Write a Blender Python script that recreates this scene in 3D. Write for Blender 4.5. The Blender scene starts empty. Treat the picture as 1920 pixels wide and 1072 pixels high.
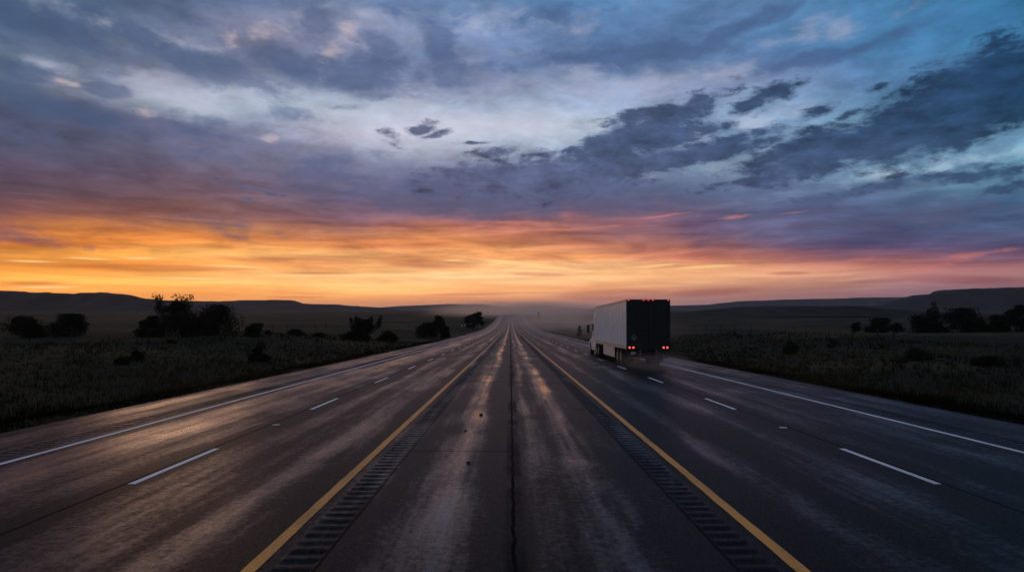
import bpy, bmesh, math, random
import numpy as np
from mathutils import Vector, Matrix, noise as mnoise

# ------------------------------------------------------------------ camera
R = math.radians
scene = bpy.context.scene
COL = scene.collection
F = 1225.0 / 1920.0            # focal length over picture width
CAM_H = 2.57                   # camera above the road surface under it
cam_d = bpy.data.cameras.new("camera")
cam = bpy.data.objects.new("camera", cam_d)
COL.objects.link(cam)
cam.location = (0, 0, CAM_H)
cam.rotation_euler = (R(90), 0, 0)
cam_d.sensor_width = 36.0
cam_d.lens = 36.0 * F
cam_d.shift_x = 3.0 / 1920
cam_d.shift_y = 44.0 / 1920
cam_d.clip_start = 0.1
cam_d.clip_end = 30000
scene.camera = cam

scene.view_settings.view_transform = 'Standard'
scene.view_settings.look = 'None'
scene.view_settings.exposure = 0
scene.view_settings.gamma = 1
scene.cycles.use_denoising = True
scene.cycles.max_bounces = 6
scene.cycles.volume_bounces = 3
scene.cycles.transparent_max_bounces = 12
scene.cycles.sample_clamp_indirect = 6

SUN_AZ, SUN_EL = -27.0, 2.5    # degrees; azimuth is measured from the road axis (+Y), left is negative
SUN_STRENGTH = 0.09
SKY_STRENGTH = 1.0
HAZE_DENSITY = 0.55e-4

# ------------------------------------------------------------------ node helpers
def lin(c):
    out = []
    for v in c[:3]:
        v = v / 255.0
        out.append(v / 12.92 if v <= 0.04045 else ((v + 0.055) / 1.055) ** 2.4)
    return out

class Nodes:
    def __init__(self, tree):
        self.t = tree; self.n = tree.nodes; self.l = tree.links
    def put(self, sock, v):
        if isinstance(v, bpy.types.NodeSocket): self.l.new(v, sock)
        elif isinstance(v, (tuple, list)):
            v = list(v)
            if sock.type == 'RGBA' and len(v) == 3: v = v + [1]
            sock.default_value = v
        else: sock.default_value = v
    def m(self, op, a, b=0.0, c=None, clamp=False):
        nd = self.n.new('ShaderNodeMath'); nd.operation = op; nd.use_clamp = clamp
        self.put(nd.inputs[0], a); self.put(nd.inputs[1], b)
        if c is not None: self.put(nd.inputs[2], c)
        return nd.outputs[0]
    def v(self, op, a, b=None, s=None):
        nd = self.n.new('ShaderNodeVectorMath'); nd.operation = op
        self.put(nd.inputs[0], a)
        if b is not None: self.put(nd.inputs[1], b)
        if s is not None: self.put(nd.inputs['Scale'], s)
        return nd.outputs['Value'] if op in ('LENGTH', 'DOT_PRODUCT', 'DISTANCE') else nd.outputs[0]
    def xyz(self, x=0.0, y=0.0, z=0.0):
        nd = self.n.new('ShaderNodeCombineXYZ')
        for k, q in enumerate((x, y, z)): self.put(nd.inputs[k], q)
        return nd.outputs[0]
    def sep(self, vec):
        nd = self.n.new('ShaderNodeSeparateXYZ'); self.put(nd.inputs[0], vec); return nd.outputs
    def noise(self, vec, scale=1.0, detail=4.0, rough=0.5, lac=2.0, dist=0.0):
        nd = self.n.new('ShaderNodeTexNoise'); nd.noise_dimensions = '3D'
        self.put(nd.inputs['Vector'], vec)
        nd.inputs['Scale'].default_value = scale; nd.inputs['Detail'].default_value = detail
        nd.inputs['Roughness'].default_value = rough; nd.inputs['Lacunarity'].default_value = lac
        nd.inputs['Distortion'].default_value = dist
        return nd.outputs['Fac'], nd.outputs['Color']
    def ss(self, x, lo, hi, a=0.0, b=1.0, kind='SMOOTHSTEP'):
        nd = self.n.new('ShaderNodeMapRange'); nd.interpolation_type = kind; nd.clamp = True
        for k, q in zip(('Value', 'From Min', 'From Max', 'To Min', 'To Max'), (x, lo, hi, a, b)):
            self.put(nd.inputs[k], q)
        return nd.outputs['Result']
    def mix(self, f, a, b, mode='MIX'):
        nd = self.n.new('ShaderNodeMix'); nd.data_type = 'RGBA'; nd.blend_type = mode; nd.clamp_factor = True
        self.put(nd.inputs['Factor'], f)
        A = [s for s in nd.inputs if s.name == 'A' and s.type == 'RGBA'][0]
        B = [s for s in nd.inputs if s.name == 'B' and s.type == 'RGBA'][0]
        self.put(A, a); self.put(B, b)
        return [s for s in nd.outputs if s.type == 'RGBA'][0]
    def cramp(self, fac, stops): return self.v('ADD', self.ramp(fac, stops), (0, 0, 0))
    def vmix(self, f, a, b):
        nd = self.n.new('ShaderNodeMix'); nd.data_type = 'VECTOR'; nd.factor_mode = 'UNIFORM'; nd.clamp_factor = True
        self.put(nd.inputs[0], f); self.put(nd.inputs[4], a); self.put(nd.inputs[5], b)
        return nd.outputs[1]
    def ramp(self, fac, stops, interp='LINEAR'):
        nd = self.n.new('ShaderNodeValToRGB'); cr = nd.color_ramp; cr.interpolation = interp
        stops = sorted(stops, key=lambda s: s[0])
        cr.elements[0].position = stops[0][0]; cr.elements[1].position = stops[-1][0]
        for p, c in stops[1:-1]: cr.elements.new(p)
        for e, (p, c) in zip(cr.elements, stops):
            if isinstance(c, (int, float)): c = (c, c, c)
            e.position = p; e.color = (c[0], c[1], c[2], 1)
        self.put(nd.inputs[0], fac)
        return nd.outputs[0]

# ------------------------------------------------------------------ the sky
world = bpy.data.worlds.new("World"); scene.world = world; world.use_nodes = True
wt = world.node_tree; wt.nodes.clear(); W = Nodes(wt)

def azel(px, py):              # direction of a measured point of the sky, in degrees
    x, y = px - 957.0, 580.0 - py
    return math.degrees(math.atan2(x, 1225.0)), math.degrees(math.atan2(y, math.hypot(1225.0, x)))

SKY_ROWS = [0, 60, 120, 160, 200, 240, 280, 320, 360, 400, 420, 440, 460, 480, 500, 520, 540, 560, 580]
SKY_COLS = {
 0:    "78,101,132 85,105,135 95,112,135 88,100,124 78,84,114 76,78,108 78,76,104 88,76,98 98,78,92 128,84,84 190,112,66 215,130,60 215,135,62 240,155,62 245,165,62 250,175,70 250,170,68 235,150,62 215,135,70",
 160:  "80,103,135 95,113,142 105,118,145 125,130,152 85,90,120 80,82,112 84,80,108 94,80,102 108,82,92 140,90,80 210,130,70 240,150,62 225,142,65 250,172,72 240,160,66 255,188,82 252,180,76 242,155,64 225,140,70",
 320:  "88,108,142 112,128,160 110,120,148 160,165,187 160,163,185 100,102,138 96,92,122 104,90,112 116,88,98 150,98,84 220,140,75 250,155,68 245,155,70 253,180,85 240,160,75 254,195,95 253,180,82 245,160,68 225,140,75",
 480:  "100,118,155 140,144,172 105,118,152 165,175,200 160,168,196 120,120,155 112,108,140 112,98,126 122,96,110 145,100,98 200,130,90 235,150,85 245,160,85 252,185,105 245,170,90 255,200,115 253,185,95 240,160,78 215,140,85",
 640:  "105,128,168 150,158,190 120,135,172 120,132,168 175,180,205 185,182,205 130,128,160 115,112,145 118,102,130 135,98,106 175,115,90 235,150,90 238,155,90 250,185,112 245,175,100 255,208,130 254,195,110 236,160,85 205,140,100",
 800:  "112,142,185 135,155,195 118,138,180 135,145,180 170,175,205 205,203,218 170,168,194 112,114,150 100,95,130 150,104,112 190,122,100 225,145,95 240,160,98 235,160,98 245,178,108 254,208,138 252,192,112 225,150,90 175,130,110",
 960:  "100,138,185 112,142,188 112,136,180 145,158,192 155,165,200 200,203,222 165,170,200 112,118,155 98,96,132 125,98,120 185,115,100 200,128,98 225,148,95 238,165,102 250,195,128 252,202,135 245,180,110 210,145,95 175,132,115",
 1120: "92,138,188 92,128,176 102,130,174 148,165,200 155,168,205 180,188,215 150,160,192 115,123,160 98,98,134 110,94,122 160,108,112 165,112,105 205,132,100 235,158,102 250,195,130 248,196,130 228,165,108 190,135,105 165,125,118",
 1280: "98,142,192 92,128,176 106,136,180 150,168,208 150,168,205 158,172,208 150,164,198 150,166,196 102,112,150 115,98,128 110,88,118 125,92,110 165,110,105 200,125,100 245,175,115 244,185,125 215,160,120 178,132,115 160,125,125",
 1440: "92,132,178 95,142,192 92,124,172 125,150,192 130,152,195 145,166,205 130,150,186 112,128,164 105,118,158 92,92,130 92,86,122 98,86,116 110,88,112 165,112,108 240,165,118 235,178,130 205,150,120 175,130,120 155,125,132",
 1600: "80,135,185 82,138,188 82,128,178 100,140,188 110,142,185 120,150,188 125,156,190 124,154,186 92,110,150 82,92,132 80,88,126 82,82,120 92,82,115 150,105,115 215,145,118 215,160,128 180,135,122 162,122,122 140,118,135",
 1760: "68,132,182 70,130,180 78,135,182 82,134,180 95,140,182 110,152,190 122,162,196 112,147,180 85,108,145 72,90,130 74,86,124 82,82,118 95,82,112 145,100,112 185,122,112 195,140,125 160,122,125 145,115,125 130,115,135",
 1920: "58,122,170 65,130,180 70,132,178 76,130,172 88,135,175 105,150,186 122,164,196 98,134,168 72,102,140 68,88,128 72,86,122 78,82,116 85,80,112 120,92,112 165,112,110 175,128,122 150,115,120 135,108,120 120,108,130",
}
EL_SPAN = 32.0
tc = W.n.new('ShaderNodeTexCoord')
D = W.v('NORMALIZE', tc.outputs['Generated'])
dx, dy, dz = W.sep(D)[:3]
AZ = W.m('MULTIPLY', W.m('ARCTAN2', dx, dy), 180 / math.pi)
EL = W.m('MULTIPLY', W.m('ARCSINE', dz), 180 / math.pi)
P = W.xyz(AZ, EL, 1.0)
Cp = W.v('SCALE', W.xyz(dx, dy, 0.0), s=W.m('DIVIDE', 1.0, W.m('ADD', W.m('MAXIMUM', dz, 0.0), 0.12)))   # where the ray meets the cloud deck

_, wc = W.noise(W.v('MULTIPLY', P, (0.10, 0.24, 1)), 1.0, 5, 0.55)
sc_ = W.n.new('ShaderNodeSeparateColor'); W.put(sc_.inputs[0], wc); wr, wg, wb = sc_.outputs[:3]
damp = W.ss(EL, 0.0, 12.0, 0.12, 1.0)
warpA = W.m('MULTIPLY', W.m('SUBTRACT', wr, 0.5), 7.0)
warpE = W.m('MULTIPLY', W.m('MULTIPLY', W.m('SUBTRACT', wg, 0.5), 3.6), damp)
AZw = W.m('ADD', AZ, warpA); ELw = W.m('ADD', EL, warpE)

fac = W.m('DIVIDE', ELw, EL_SPAN)
base = None; prev = None
for px in sorted(SKY_COLS):
    cols = []
    for y, c in zip(SKY_ROWS, SKY_COLS[px].split()):
        c = [float(q) for q in c.split(',')]
        if 180 < y < 450 and c[2] > c[0] * 1.12: c = [c[0] * 1.06, c[1] * 1.10, c[2] * 1.06]
        cols.append(lin(c))
    stops = []
    for y, c in zip(SKY_ROWS, cols):
        stops.append((max(0.0, azel(px, y + (14 if px < 720 and 350 < y < 445 else 0))[1] / EL_SPAN), c))
    rp = W.ramp(fac, stops)
    a = azel(px, 300)[0]
    if base is None: base = rp
    else: base = W.mix(W.ss(AZw, prev, a, kind='LINEAR'), base, rp)
    prev = a

# cloud texture of the whole deck
fb, _ = W.noise(Cp, 1.7, 7, 0.58, dist=0.3)
fb2, _ = W.noise(W.v('MULTIPLY', P, (0.16, 0.42, 1)), 1.0, 7, 0.56, dist=0.4)
puff, _ = W.noise(W.v('MULTIPLY', P, (0.42, 0.95, 1)), 1.0, 10, 0.66, dist=0.15)
lump, _ = W.noise(W.v('MULTIPLY', P, (0.26, 0.46, 5)), 1.0, 8, 0.58, dist=0.25)
mid, _ = W.noise(W.v('MULTIPLY', P, (0.20, 0.50, 2)), 1.0, 5, 0.55, dist=0.3)
streak, _ = W.noise(W.v('MULTIPLY', P, (0.07, 1.25, 1)), 1.0, 6, 0.58, dist=0.5)
hi = W.ss(EL, 6.0, 12.0)
lo = W.m('MULTIPLY', W.ss(EL, 0.3, 1.5), W.m('SUBTRACT', 1.0, W.ss(EL, 6.0, 9.5)))
sky = W.v('ADD', base, (0, 0, 0))
azr = W.ss(AZ, -12.0, 38.0, kind='LINEAR')
elr = W.ss(EL, 7.0, 14.0, kind='LINEAR')
g1 = W.m('ADD', W.m('MULTIPLY_ADD', W.m('SUBTRACT', fb, 0.5), 0.4, W.m('MULTIPLY', W.m('SUBTRACT', lump, 0.5), 0.9)), W.m('MULTIPLY_ADD', W.m('SUBTRACT', fb2, 0.5), 0.7, W.m('MULTIPLY', W.m('SUBTRACT', puff, 0.5), 0.7)))
k1 = W.m('ADD', 1.0, W.m('MULTIPLY', g1, hi))
sky = W.v('SCALE', sky, s=k1)
band, _ = W.noise(W.v('MULTIPLY', P, (0.15, 0.95, 3)), 1.0, 9, 0.6, dist=0.5)
bandk = W.m('MULTIPLY', W.m('SUBTRACT', band, 0.52), W.m('MULTIPLY', W.ss(EL, 1.5, 5.0), W.ss(EL, 13.0, 8.0)))
sky = W.v('MULTIPLY', sky, W.xyz(W.m('MULTIPLY_ADD', bandk, 1.8, 1.02), W.m('MULTIPLY_ADD', bandk, 1.8, 1.05), W.m('MULTIPLY_ADD', bandk, 1.5, 1.0)))
sd = W.ss(streak, 0.36, 0.68, -0.5, 0.5)
k2 = W.m('MULTIPLY', sd, lo)
sky = W.v('MULTIPLY', sky, W.xyz(W.m('MULTIPLY_ADD', k2, 0.22, 0.97), W.m('MULTIPLY_ADD', k2, 0.36, 0.94), W.m('MULTIPLY_ADD', k2, 0.42, 0.95)))

Pw = W.v('ADD', P, W.xyz(W.m('MULTIPLY', W.m('SUBTRACT', wb, 0.5), 3.0), W.m('MULTIPLY', W.m('SUBTRACT', wg, 0.5), 1.6), 0.0))
def blobs(spec, vec, soft=1.0):
    acc = None
    for cx, cy, L, Wd, rot, *s in spec:
        s = s[0] if s else 1.0
        a0, e0 = azel(cx, cy)
        d2 = 1225.0 ** 2 + (cx - 957.0) ** 2
        ka = math.degrees(1225.0 / d2); ke = math.degrees(1.0 / math.sqrt(d2))   # degrees per unit across and up
        c_, s_ = math.cos(R(rot)), math.sin(R(rot)); sx, sy = L * ka * 1.15, Wd * ke * 1.25
        u = W.v('DOT_PRODUCT', vec, (c_ / sx, s_ / sx, -(c_ * a0 + s_ * e0) / sx))
        v = W.v('DOT_PRODUCT', vec, (-s_ / sy, c_ / sy, (s_ * a0 - c_ * e0) / sy))
        ln = W.m('SQRT', W.m('MULTIPLY_ADD', u, u, W.m('MULTIPLY', v, v)))
        val = W.m('MULTIPLY_ADD', ln, -s, s)
        acc = val if acc is None else W.m('MAXIMUM', acc, val)
    return W.m('MAXIMUM', acc, -1.0)

# light gaps
light = [(330,180,150,24,-5),(480,182,80,20,3),(560,255,80,12,0,.7),(740,225,170,42,0),(930,240,180,28,3),(1190,152,170,22,3,.9),
         (1330,140,90,14,5,.6),(1420,232,85,16,8),(1310,250,45,9,0),(1800,304,140,13,4,.8),(1690,320,110,10,6,.6),(1180,330,65,9,0),
         (90,120,110,14,-8,.7),(230,45,170,14,-8,.6),(680,30,70,20,0,.6),(930,60,120,25,5,.5),(1500,70,120,12,5,.5)]
warm = [(262,212,26,8,5),(130,153,40,5,-3),(495,62,30,13,15),(438,74,14,14,0),(622,98,24,17,30),(500,256,16,5,0),(655,60,20,22,0,.8)]
vL = W.m('ADD', blobs(light, Pw), W.m('MULTIPLY_ADD', W.m('SUBTRACT', fb2, 0.5), 1.8, W.m('MULTIPLY', W.m('SUBTRACT', lump, 0.5), -3.2)))
sky = W.vmix(W.ss(vL, -0.2, 1.0, 0, 0.8), sky, W.v('MULTIPLY', W.vmix(0.6, sky, lin((190, 196, 216))), (1.05, 1.05, 1.05)))
vW = W.m('ADD', blobs(warm, Pw), W.m('MULTIPLY_ADD', W.m('SUBTRACT', puff, 0.5), 3.5, W.m('MULTIPLY', W.m('SUBTRACT', mid, 0.5), 2.0)))
sky = W.vmix(W.ss(vW, -0.3, 1.1, 0, 0.5), sky, lin((212, 194, 196)))
# soft dark clouds
soft = [(1780,215,260,75,15,1.5),(1560,285,200,42,8,1.4),(1330,280,150,30,8,1.1),(1230,245,120,34,16,1.2),(1640,355,200,14,8,1.0),(130,62,165,22,-12,1.2),(380,118,190,24,-12,1.3),(580,45,54,36,20,1.4),(545,112,115,34,-10,1.3),(660,150,80,20,0,.9),(712,115,58,38,0,1.6),(827,97,44,32,-25,1.5),
        (860,138,100,22,5,1.2),(1075,108,95,17,0,1.1),(1210,95,150,20,0,1.1),(1030,28,70,22,0,.9),(1390,50,95,13,13,1.1),(1500,120,125,13,8,1.1),(1625,88,115,12,13,1.1),
        (192,166,42,13,-5,1.2),(40,130,60,12,-5,.8),(370,240,90,20,0,1.2),(640,200,60,9,5,.7),(560,215,55,13,0,.8),(285,10,120,12,-6,.9),(730,180,90,9,0,.7),
        (110,205,140,22,-6,1.1),(620,335,170,20,-4,.8),(1750,410,220,20,3,.7),(1500,395,160,14,0,.6),(790,25,60,11,0,.5),(960,365,260,30,0,1.6),(1130,385,200,18,2,1.3),(770,382,170,14,-2,1.2),(1200,345,180,28,3,1.5),(860,340,120,16,0,1.2),(660,360,120,14,-3,1.0),(1420,360,150,16,3,.9),(1560,430,180,14,2,.8),(60,455,70,12,-4,.7),(430,425,90,16,0,.8),(560,300,140,16,0,.6)]
vB = W.m('ADD', blobs(soft, Pw), W.m('MULTIPLY_ADD', W.m('SUBTRACT', fb2, 0.5), 1.4, W.m('MULTIPLY', W.m('SUBTRACT', lump, 0.5), 4.2)))
sky = W.vmix(W.ss(vB, -0.15, 0.85, 0, 0.85), sky, W.vmix(0.45, W.v('MULTIPLY', sky, (0.58, 0.64, 0.72)), W.cramp(elr, [(0, lin((104, 101, 130))), (1, lin((80, 100, 138)))])))
# crisp dark clouds in front
crisp = [(1810,190,270,74,17,2.8),(1910,165,90,58,10,2),(1700,245,190,54,12,2.6),(1560,278,200,42,8,2.5),(1350,280,140,22,4,2.0),(1320,192,80,25,20,1.5),(1430,186,85,16,17,1.5),(1195,258,155,32,14,2.5),(1205,218,95,16,12,1.5),
         (1010,335,215,36,2,2.2),(1150,312,155,32,8,2.2),(930,285,52,11,5,1.3),(1000,290,45,9,5,1.3),(880,268,34,4,3),(792,240,24,13,22,1.6),(737,258,24,9,-25,1.3),(803,257,32,6,20,1.3),(735,270,22,5,-20),
         (1640,353,190,10,8,1.5),(1850,322,120,15,8,1.6),(1440,335,160,13,7,1.6),(1525,211,38,10,15,1.4),(1578,217,22,8,20,1.2),(1660,158,30,6,12,1.2),(1763,143,18,8,0,1.3),(1710,148,20,4,15),
         (1420,250,52,11,5,1.4),(1870,76,50,3,17,1.3),(1906,96,26,6,15,1.3),(480,352,64,6,-8),(472,376,18,5,0),(1240,300,130,24,8,2.3),(1900,350,80,9,5,1.3),(1260,262,70,22,15,1.7),
         (1700,330,40,6,8,.7),(1085,275,70,7,10,1.2),(1330,240,60,16,10,1.4),(850,320,60,8,0,1.2)]
Pc = W.v('ADD', P, W.xyz(W.m('MULTIPLY', W.m('SUBTRACT', wb, 0.5), 2.0), W.m('MULTIPLY', W.m('SUBTRACT', wr, 0.5), 1.0), 0.0))
vA = W.m('ADD', blobs(crisp, Pc), W.m('ADD', W.m('MULTIPLY', W.m('SUBTRACT', puff, 0.5), 5.0), W.m('MULTIPLY', W.m('SUBTRACT', mid, 0.5), 1.6)))
dark_hi = W.cramp(azr, [(0, lin((94, 98, 130))), (0.35, lin((78, 94, 130))), (0.65, lin((60, 82, 118))), (1, lin((34, 66, 100)))])
dark_lo = W.cramp(azr, [(0, lin((104, 98, 126))), (0.35, lin((98, 98, 130))), (0.65, lin((84, 94, 130))), (1, lin((66, 92, 126)))])
dark = W.vmix(elr, dark_lo, dark_hi)
dark = W.v('SCALE', dark, s=W.m('ADD', W.m('MULTIPLY_ADD', W.m('SUBTRACT', fb2, 0.5), 1.6, 1.0), W.m('MULTIPLY', W.m('SUBTRACT', puff, 0.47), -1.9)))
fA = W.m("MULTIPLY", W.ss(vA, -0.2, 1.1, 0, 0.95), W.ss(EL, 4.5, 6.5))
sky = W.vmix(fA, sky, dark)
# long streaks in the glowing band
strk = [(230,500,210,7,1),(60,531,65,4,1),(800,494,110,9,-2),(560,489,160,7,0),(890,551,85,2.5,1),(65,456,75,10,-4),(170,460,80,6,0),(690,461,70,5,2),(1010,514,65,4,-2),
        (1160,552,125,12,1),(1330,548,120,9,3),(1655,526,85,4,2),(1810,524,150,9,-3),(1480,512,40,3,0),(330,505,170,5,2),(600,512,90,3,1),(800,458,90,7,4,.7),(560,557,60,1.6,0)]
vD = W.m('ADD', blobs(strk, P), W.m('MULTIPLY', W.m('SUBTRACT', streak, 0.5), 1.4))
sky = W.vmix(W.ss(vD, 0.0, 0.6, 0, 0.75), sky, W.v('MULTIPLY', sky, (0.72, 0.58, 0.66)))
glow = [(60,490,70,3,0),(170,485,60,2.5,-1),(265,484,40,2.5,3),(450,500,70,1.6,-2),(360,522,130,3,0),(950,491,80,3.5,-6),(850,488,30,2.5,0),(1040,503,60,2.5,-4),(1230,498,50,3,4),
        (1330,499,60,3,2),(90,538,80,3,2)]
coral = [(940,416,75,4,0),(870,423,60,2.5,4),(1060,428,80,2,2),(1130,424,70,1.6,4),(1232,408,55,1.6,4),(1380,407,24,3,8,.8),(1300,488,90,5,2,.7),(1590,489,80,5,3,.8),(1740,497,55,5,10,.8),(1850,472,70,4,4,.7),(720,428,60,3,0,.8),(1490,398,22,1.4,4,.5)]
vG = W.m('ADD', blobs(glow, P), W.m('MULTIPLY', W.m('SUBTRACT', streak, 0.5), 1.5))
sky = W.vmix(W.ss(vG, 0.0, 0.8, 0, 0.7), sky, lin((255, 214, 135)))
vC = W.m('ADD', blobs(coral, Pc), W.m('MULTIPLY_ADD', W.m('SUBTRACT', puff, 0.5), 3.0, W.m('MULTIPLY', W.m('SUBTRACT', streak, 0.5), 2.0)))
sky = W.vmix(W.ss(vC, -0.2, 1.1, 0, 0.42), sky, lin((232, 138, 112)))

# the rest of the dome: Nishita dusk and blue-grey cloud, brightened out of view to light lines and trailer
nish = W.n.new('ShaderNodeTexSky'); nish.sky_type = 'NISHITA'; nish.sun_disc = False
nish.sun_elevation = R(SUN_EL); nish.sun_rotation = R(SUN_AZ); nish.altitude = 1500; nish.dust_density = 2.0
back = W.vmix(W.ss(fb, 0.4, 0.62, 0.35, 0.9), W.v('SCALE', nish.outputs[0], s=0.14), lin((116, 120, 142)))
back = W.v('SCALE', back, s=W.m('MULTIPLY_ADD', W.m('MAXIMUM', W.m('MULTIPLY', dx, -1.0), 0.0), 1.1, 1.0))  # unseen left sky made brighter still, as added light for the trailer side
front = W.ss(W.m('MULTIPLY_ADD', W.m('MAXIMUM', W.m('MULTIPLY', dx, -1.0), 0.0), 0.28, dy), 0.05, 0.72)   # the glow is carried on round to the left, out of view, to light the trailer
sky = W.v('SCALE', sky, s=W.m('MULTIPLY_ADD', W.ss(EL, 1.0, 6.5, 0.30, 0.0), W.ss(AZ, 2.0, 26.0, 1.0, -0.15), 1.0))
lowg = W.ss(EL, 1.0, 9.0, 1.0, 0.0)
sky = W.v('MULTIPLY', sky, W.xyz(1.0, W.m('MULTIPLY_ADD', lowg, -0.08, 1.0), W.m('MULTIPLY_ADD', lowg, 0.08, 1.0)))
dk = W.m('MULTIPLY', W.ss(EL, 13.0, 22.0), W.ss(AZ, -5.0, 30.0, 0.5, 1.0))
sky = W.v('MULTIPLY', sky, W.xyz(W.m('MULTIPLY_ADD', dk, -0.08, 1.0), W.m('MULTIPLY_ADD', dk, -0.16, 1.0), W.m('MULTIPLY_ADD', dk, -0.15, 1.0)))
low = W.m('SUBTRACT', 1.0, W.ss(EL, 25.0, 50.0))
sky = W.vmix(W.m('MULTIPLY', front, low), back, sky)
sky = W.vmix(W.ss(EL, -3.0, -0.3), lin((40, 34, 32)), sky)
bg = W.n.new('ShaderNodeBackground'); W.put(bg.inputs['Color'], sky); bg.inputs['Strength'].default_value = SKY_STRENGTH
wo = W.n.new('ShaderNodeOutputWorld'); W.l.new(bg.outputs[0], wo.inputs['Surface'])
world.cycles.sampling_method = 'MANUAL'; world.cycles.sample_map_resolution = 1024

sd_ = bpy.data.lights.new("sun", 'SUN'); sun = bpy.data.objects.new("sun", sd_); COL.objects.link(sun)
sd_.energy = SUN_STRENGTH; sd_.angle = R(10); sd_.color = (1.0, 0.56, 0.32)
sdir = Vector((math.sin(R(SUN_AZ)) * math.cos(R(SUN_EL)), math.cos(R(SUN_AZ)) * math.cos(R(SUN_EL)), math.sin(R(SUN_EL))))
sun.rotation_euler = sdir.to_track_quat('Z', 'Y').to_euler()
sun.location = (-60, 100, 60)

# ------------------------------------------------------------------ object helpers
def obj(name, me, mat=None, parent=None, loc=None):
    if isinstance(me, bmesh.types.BMesh):
        bm = me; me = bpy.data.meshes.new(name); bm.to_mesh(me); bm.free()
    if mat is not None:
        me.materials.clear(); me.materials.append(mat)
    o = bpy.data.objects.new(name, me); COL.objects.link(o)
    if parent is not None: o.parent = parent
    if loc is not None: o.location = loc
    return o

def mesh_np(name, V, Fc, mat=None, parent=None, smooth=False):
    V = np.asarray(V, dtype=np.float32); Fc = np.asarray(Fc, dtype=np.int32)
    me = bpy.data.meshes.new(name)
    k = Fc.shape[1]
    me.vertices.add(len(V)); me.vertices.foreach_set('co', V.ravel())
    me.loops.add(Fc.size); me.loops.foreach_set('vertex_index', Fc.ravel())
    me.polygons.add(len(Fc))
    me.polygons.foreach_set('loop_start', np.arange(0, Fc.size, k, dtype=np.int32))
    me.polygons.foreach_set('loop_total', np.full(len(Fc), k, dtype=np.int32))
    if smooth: me.polygons.foreach_set('use_smooth', np.ones(len(Fc), dtype=bool))
    me.update(calc_edges=True)
    return obj(name, me, mat, parent)

def empty(name, loc, rot=(0, 0, 0)):
    o = bpy.data.objects.new(name, None); COL.objects.link(o)
    o.location = loc; o.rotation_euler = rot; o.empty_display_size = 0.3
    return o

def tag(o, label=None, cat=None, group=None, kind=None):
    if label: o['label'] = label
    if cat: o['category'] = cat
    if group: o['group'] = group
    if kind: o['kind'] = kind
    return o

def box(bm, x0, x1, y0, y1, z0, z1, bev=0.0):
    r = bmesh.ops.create_cube(bm, size=1.0)
    vs = r['verts']
    for v in vs:
        v.co = Vector((x0 + (v.co.x + .5) * (x1 - x0), y0 + (v.co.y + .5) * (y1 - y0), z0 + (v.co.z + .5) * (z1 - z0)))
    if bev > 0:
        es = list({e for v in vs for e in v.link_edges})
        bmesh.ops.bevel(bm, geom=es, offset=bev, segments=2, affect='EDGES', profile=0.6)
    return bm

def tube(bm, pts, radii, seg=8, cap=True):
    rings = []
    n = len(pts)
    pts = [Vector(p) for p in pts]
    for i in range(n):
        t = (pts[min(i + 1, n - 1)] - pts[max(i - 1, 0)]).normalized()
        u = t.orthogonal().normalized(); w = t.cross(u)
        rr = radii[i] if isinstance(radii, (list, tuple)) else radii
        rings.append([bm.verts.new(pts[i] + (u * math.cos(2 * math.pi * k / seg) + w * math.sin(2 * math.pi * k / seg)) * rr) for k in range(seg)])
    # keep rings aligned
    for i in range(n - 1):
        a, b = rings[i], rings[i + 1]
        off = min(range(seg), key=lambda q: (b[q].co - a[0].co - (pts[i + 1] - pts[i])).length)
        b2 = b[off:] + b[:off]
        rings[i + 1] = b2
        for k in range(seg):
            try: bm.faces.new((a[k], a[(k + 1) % seg], b2[(k + 1) % seg], b2[k]))
            except ValueError: pass
    if cap:
        for rg in (rings[0], rings[-1]):
            try: bm.faces.new(rg)
            except ValueError: pass
    return bm

def lathe(bm, prof, axis_x=True, seg=28, cx=0, cy=0, cz=0):
    rings = []
    for (a, r) in prof:
        rings.append([bm.verts.new((cx + a, cy + r * math.cos(2 * math.pi * k / seg), cz + r * math.sin(2 * math.pi * k / seg))) for k in range(seg)])
    for i in range(len(rings) - 1):
        for k in range(seg):
            bm.faces.new((rings[i][k], rings[i][(k + 1) % seg], rings[i + 1][(k + 1) % seg], rings[i + 1][k]))
    bm.faces.new(rings[0]); bm.faces.new(rings[-1])
    bmesh.ops.recalc_face_normals(bm, faces=bm.faces)
    return bm

def prism(bm, prof, x0, x1):
    a = [bm.verts.new((x0, y, z)) for y, z in prof]; b = [bm.verts.new((x1, y, z)) for y, z in prof]
    bm.faces.new(a); bm.faces.new(list(reversed(b)))
    n = len(prof)
    for i in range(n): bm.faces.new((a[i], b[i], b[(i + 1) % n], a[(i + 1) % n]))
    bmesh.ops.recalc_face_normals(bm, faces=bm.faces)
    return bm

# ------------------------------------------------------------------ materials
def principled(name, color=(0.5, 0.5, 0.5), rough=0.6, metal=0.0, spec=0.5, emis=None, estr=0.0):
    m = bpy.data.materials.new(name); m.use_nodes = True
    b = m.node_tree.nodes['Principled BSDF']
    b.inputs['Base Color'].default_value = (*color, 1); b.inputs['Roughness'].default_value = rough
    b.inputs['Metallic'].default_value = metal; b.inputs['Specular IOR Level'].default_value = spec
    if emis is not None:
        b.inputs['Emission Color'].default_value = (*emis, 1); b.inputs['Emission Strength'].default_value = estr
    return m

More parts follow.
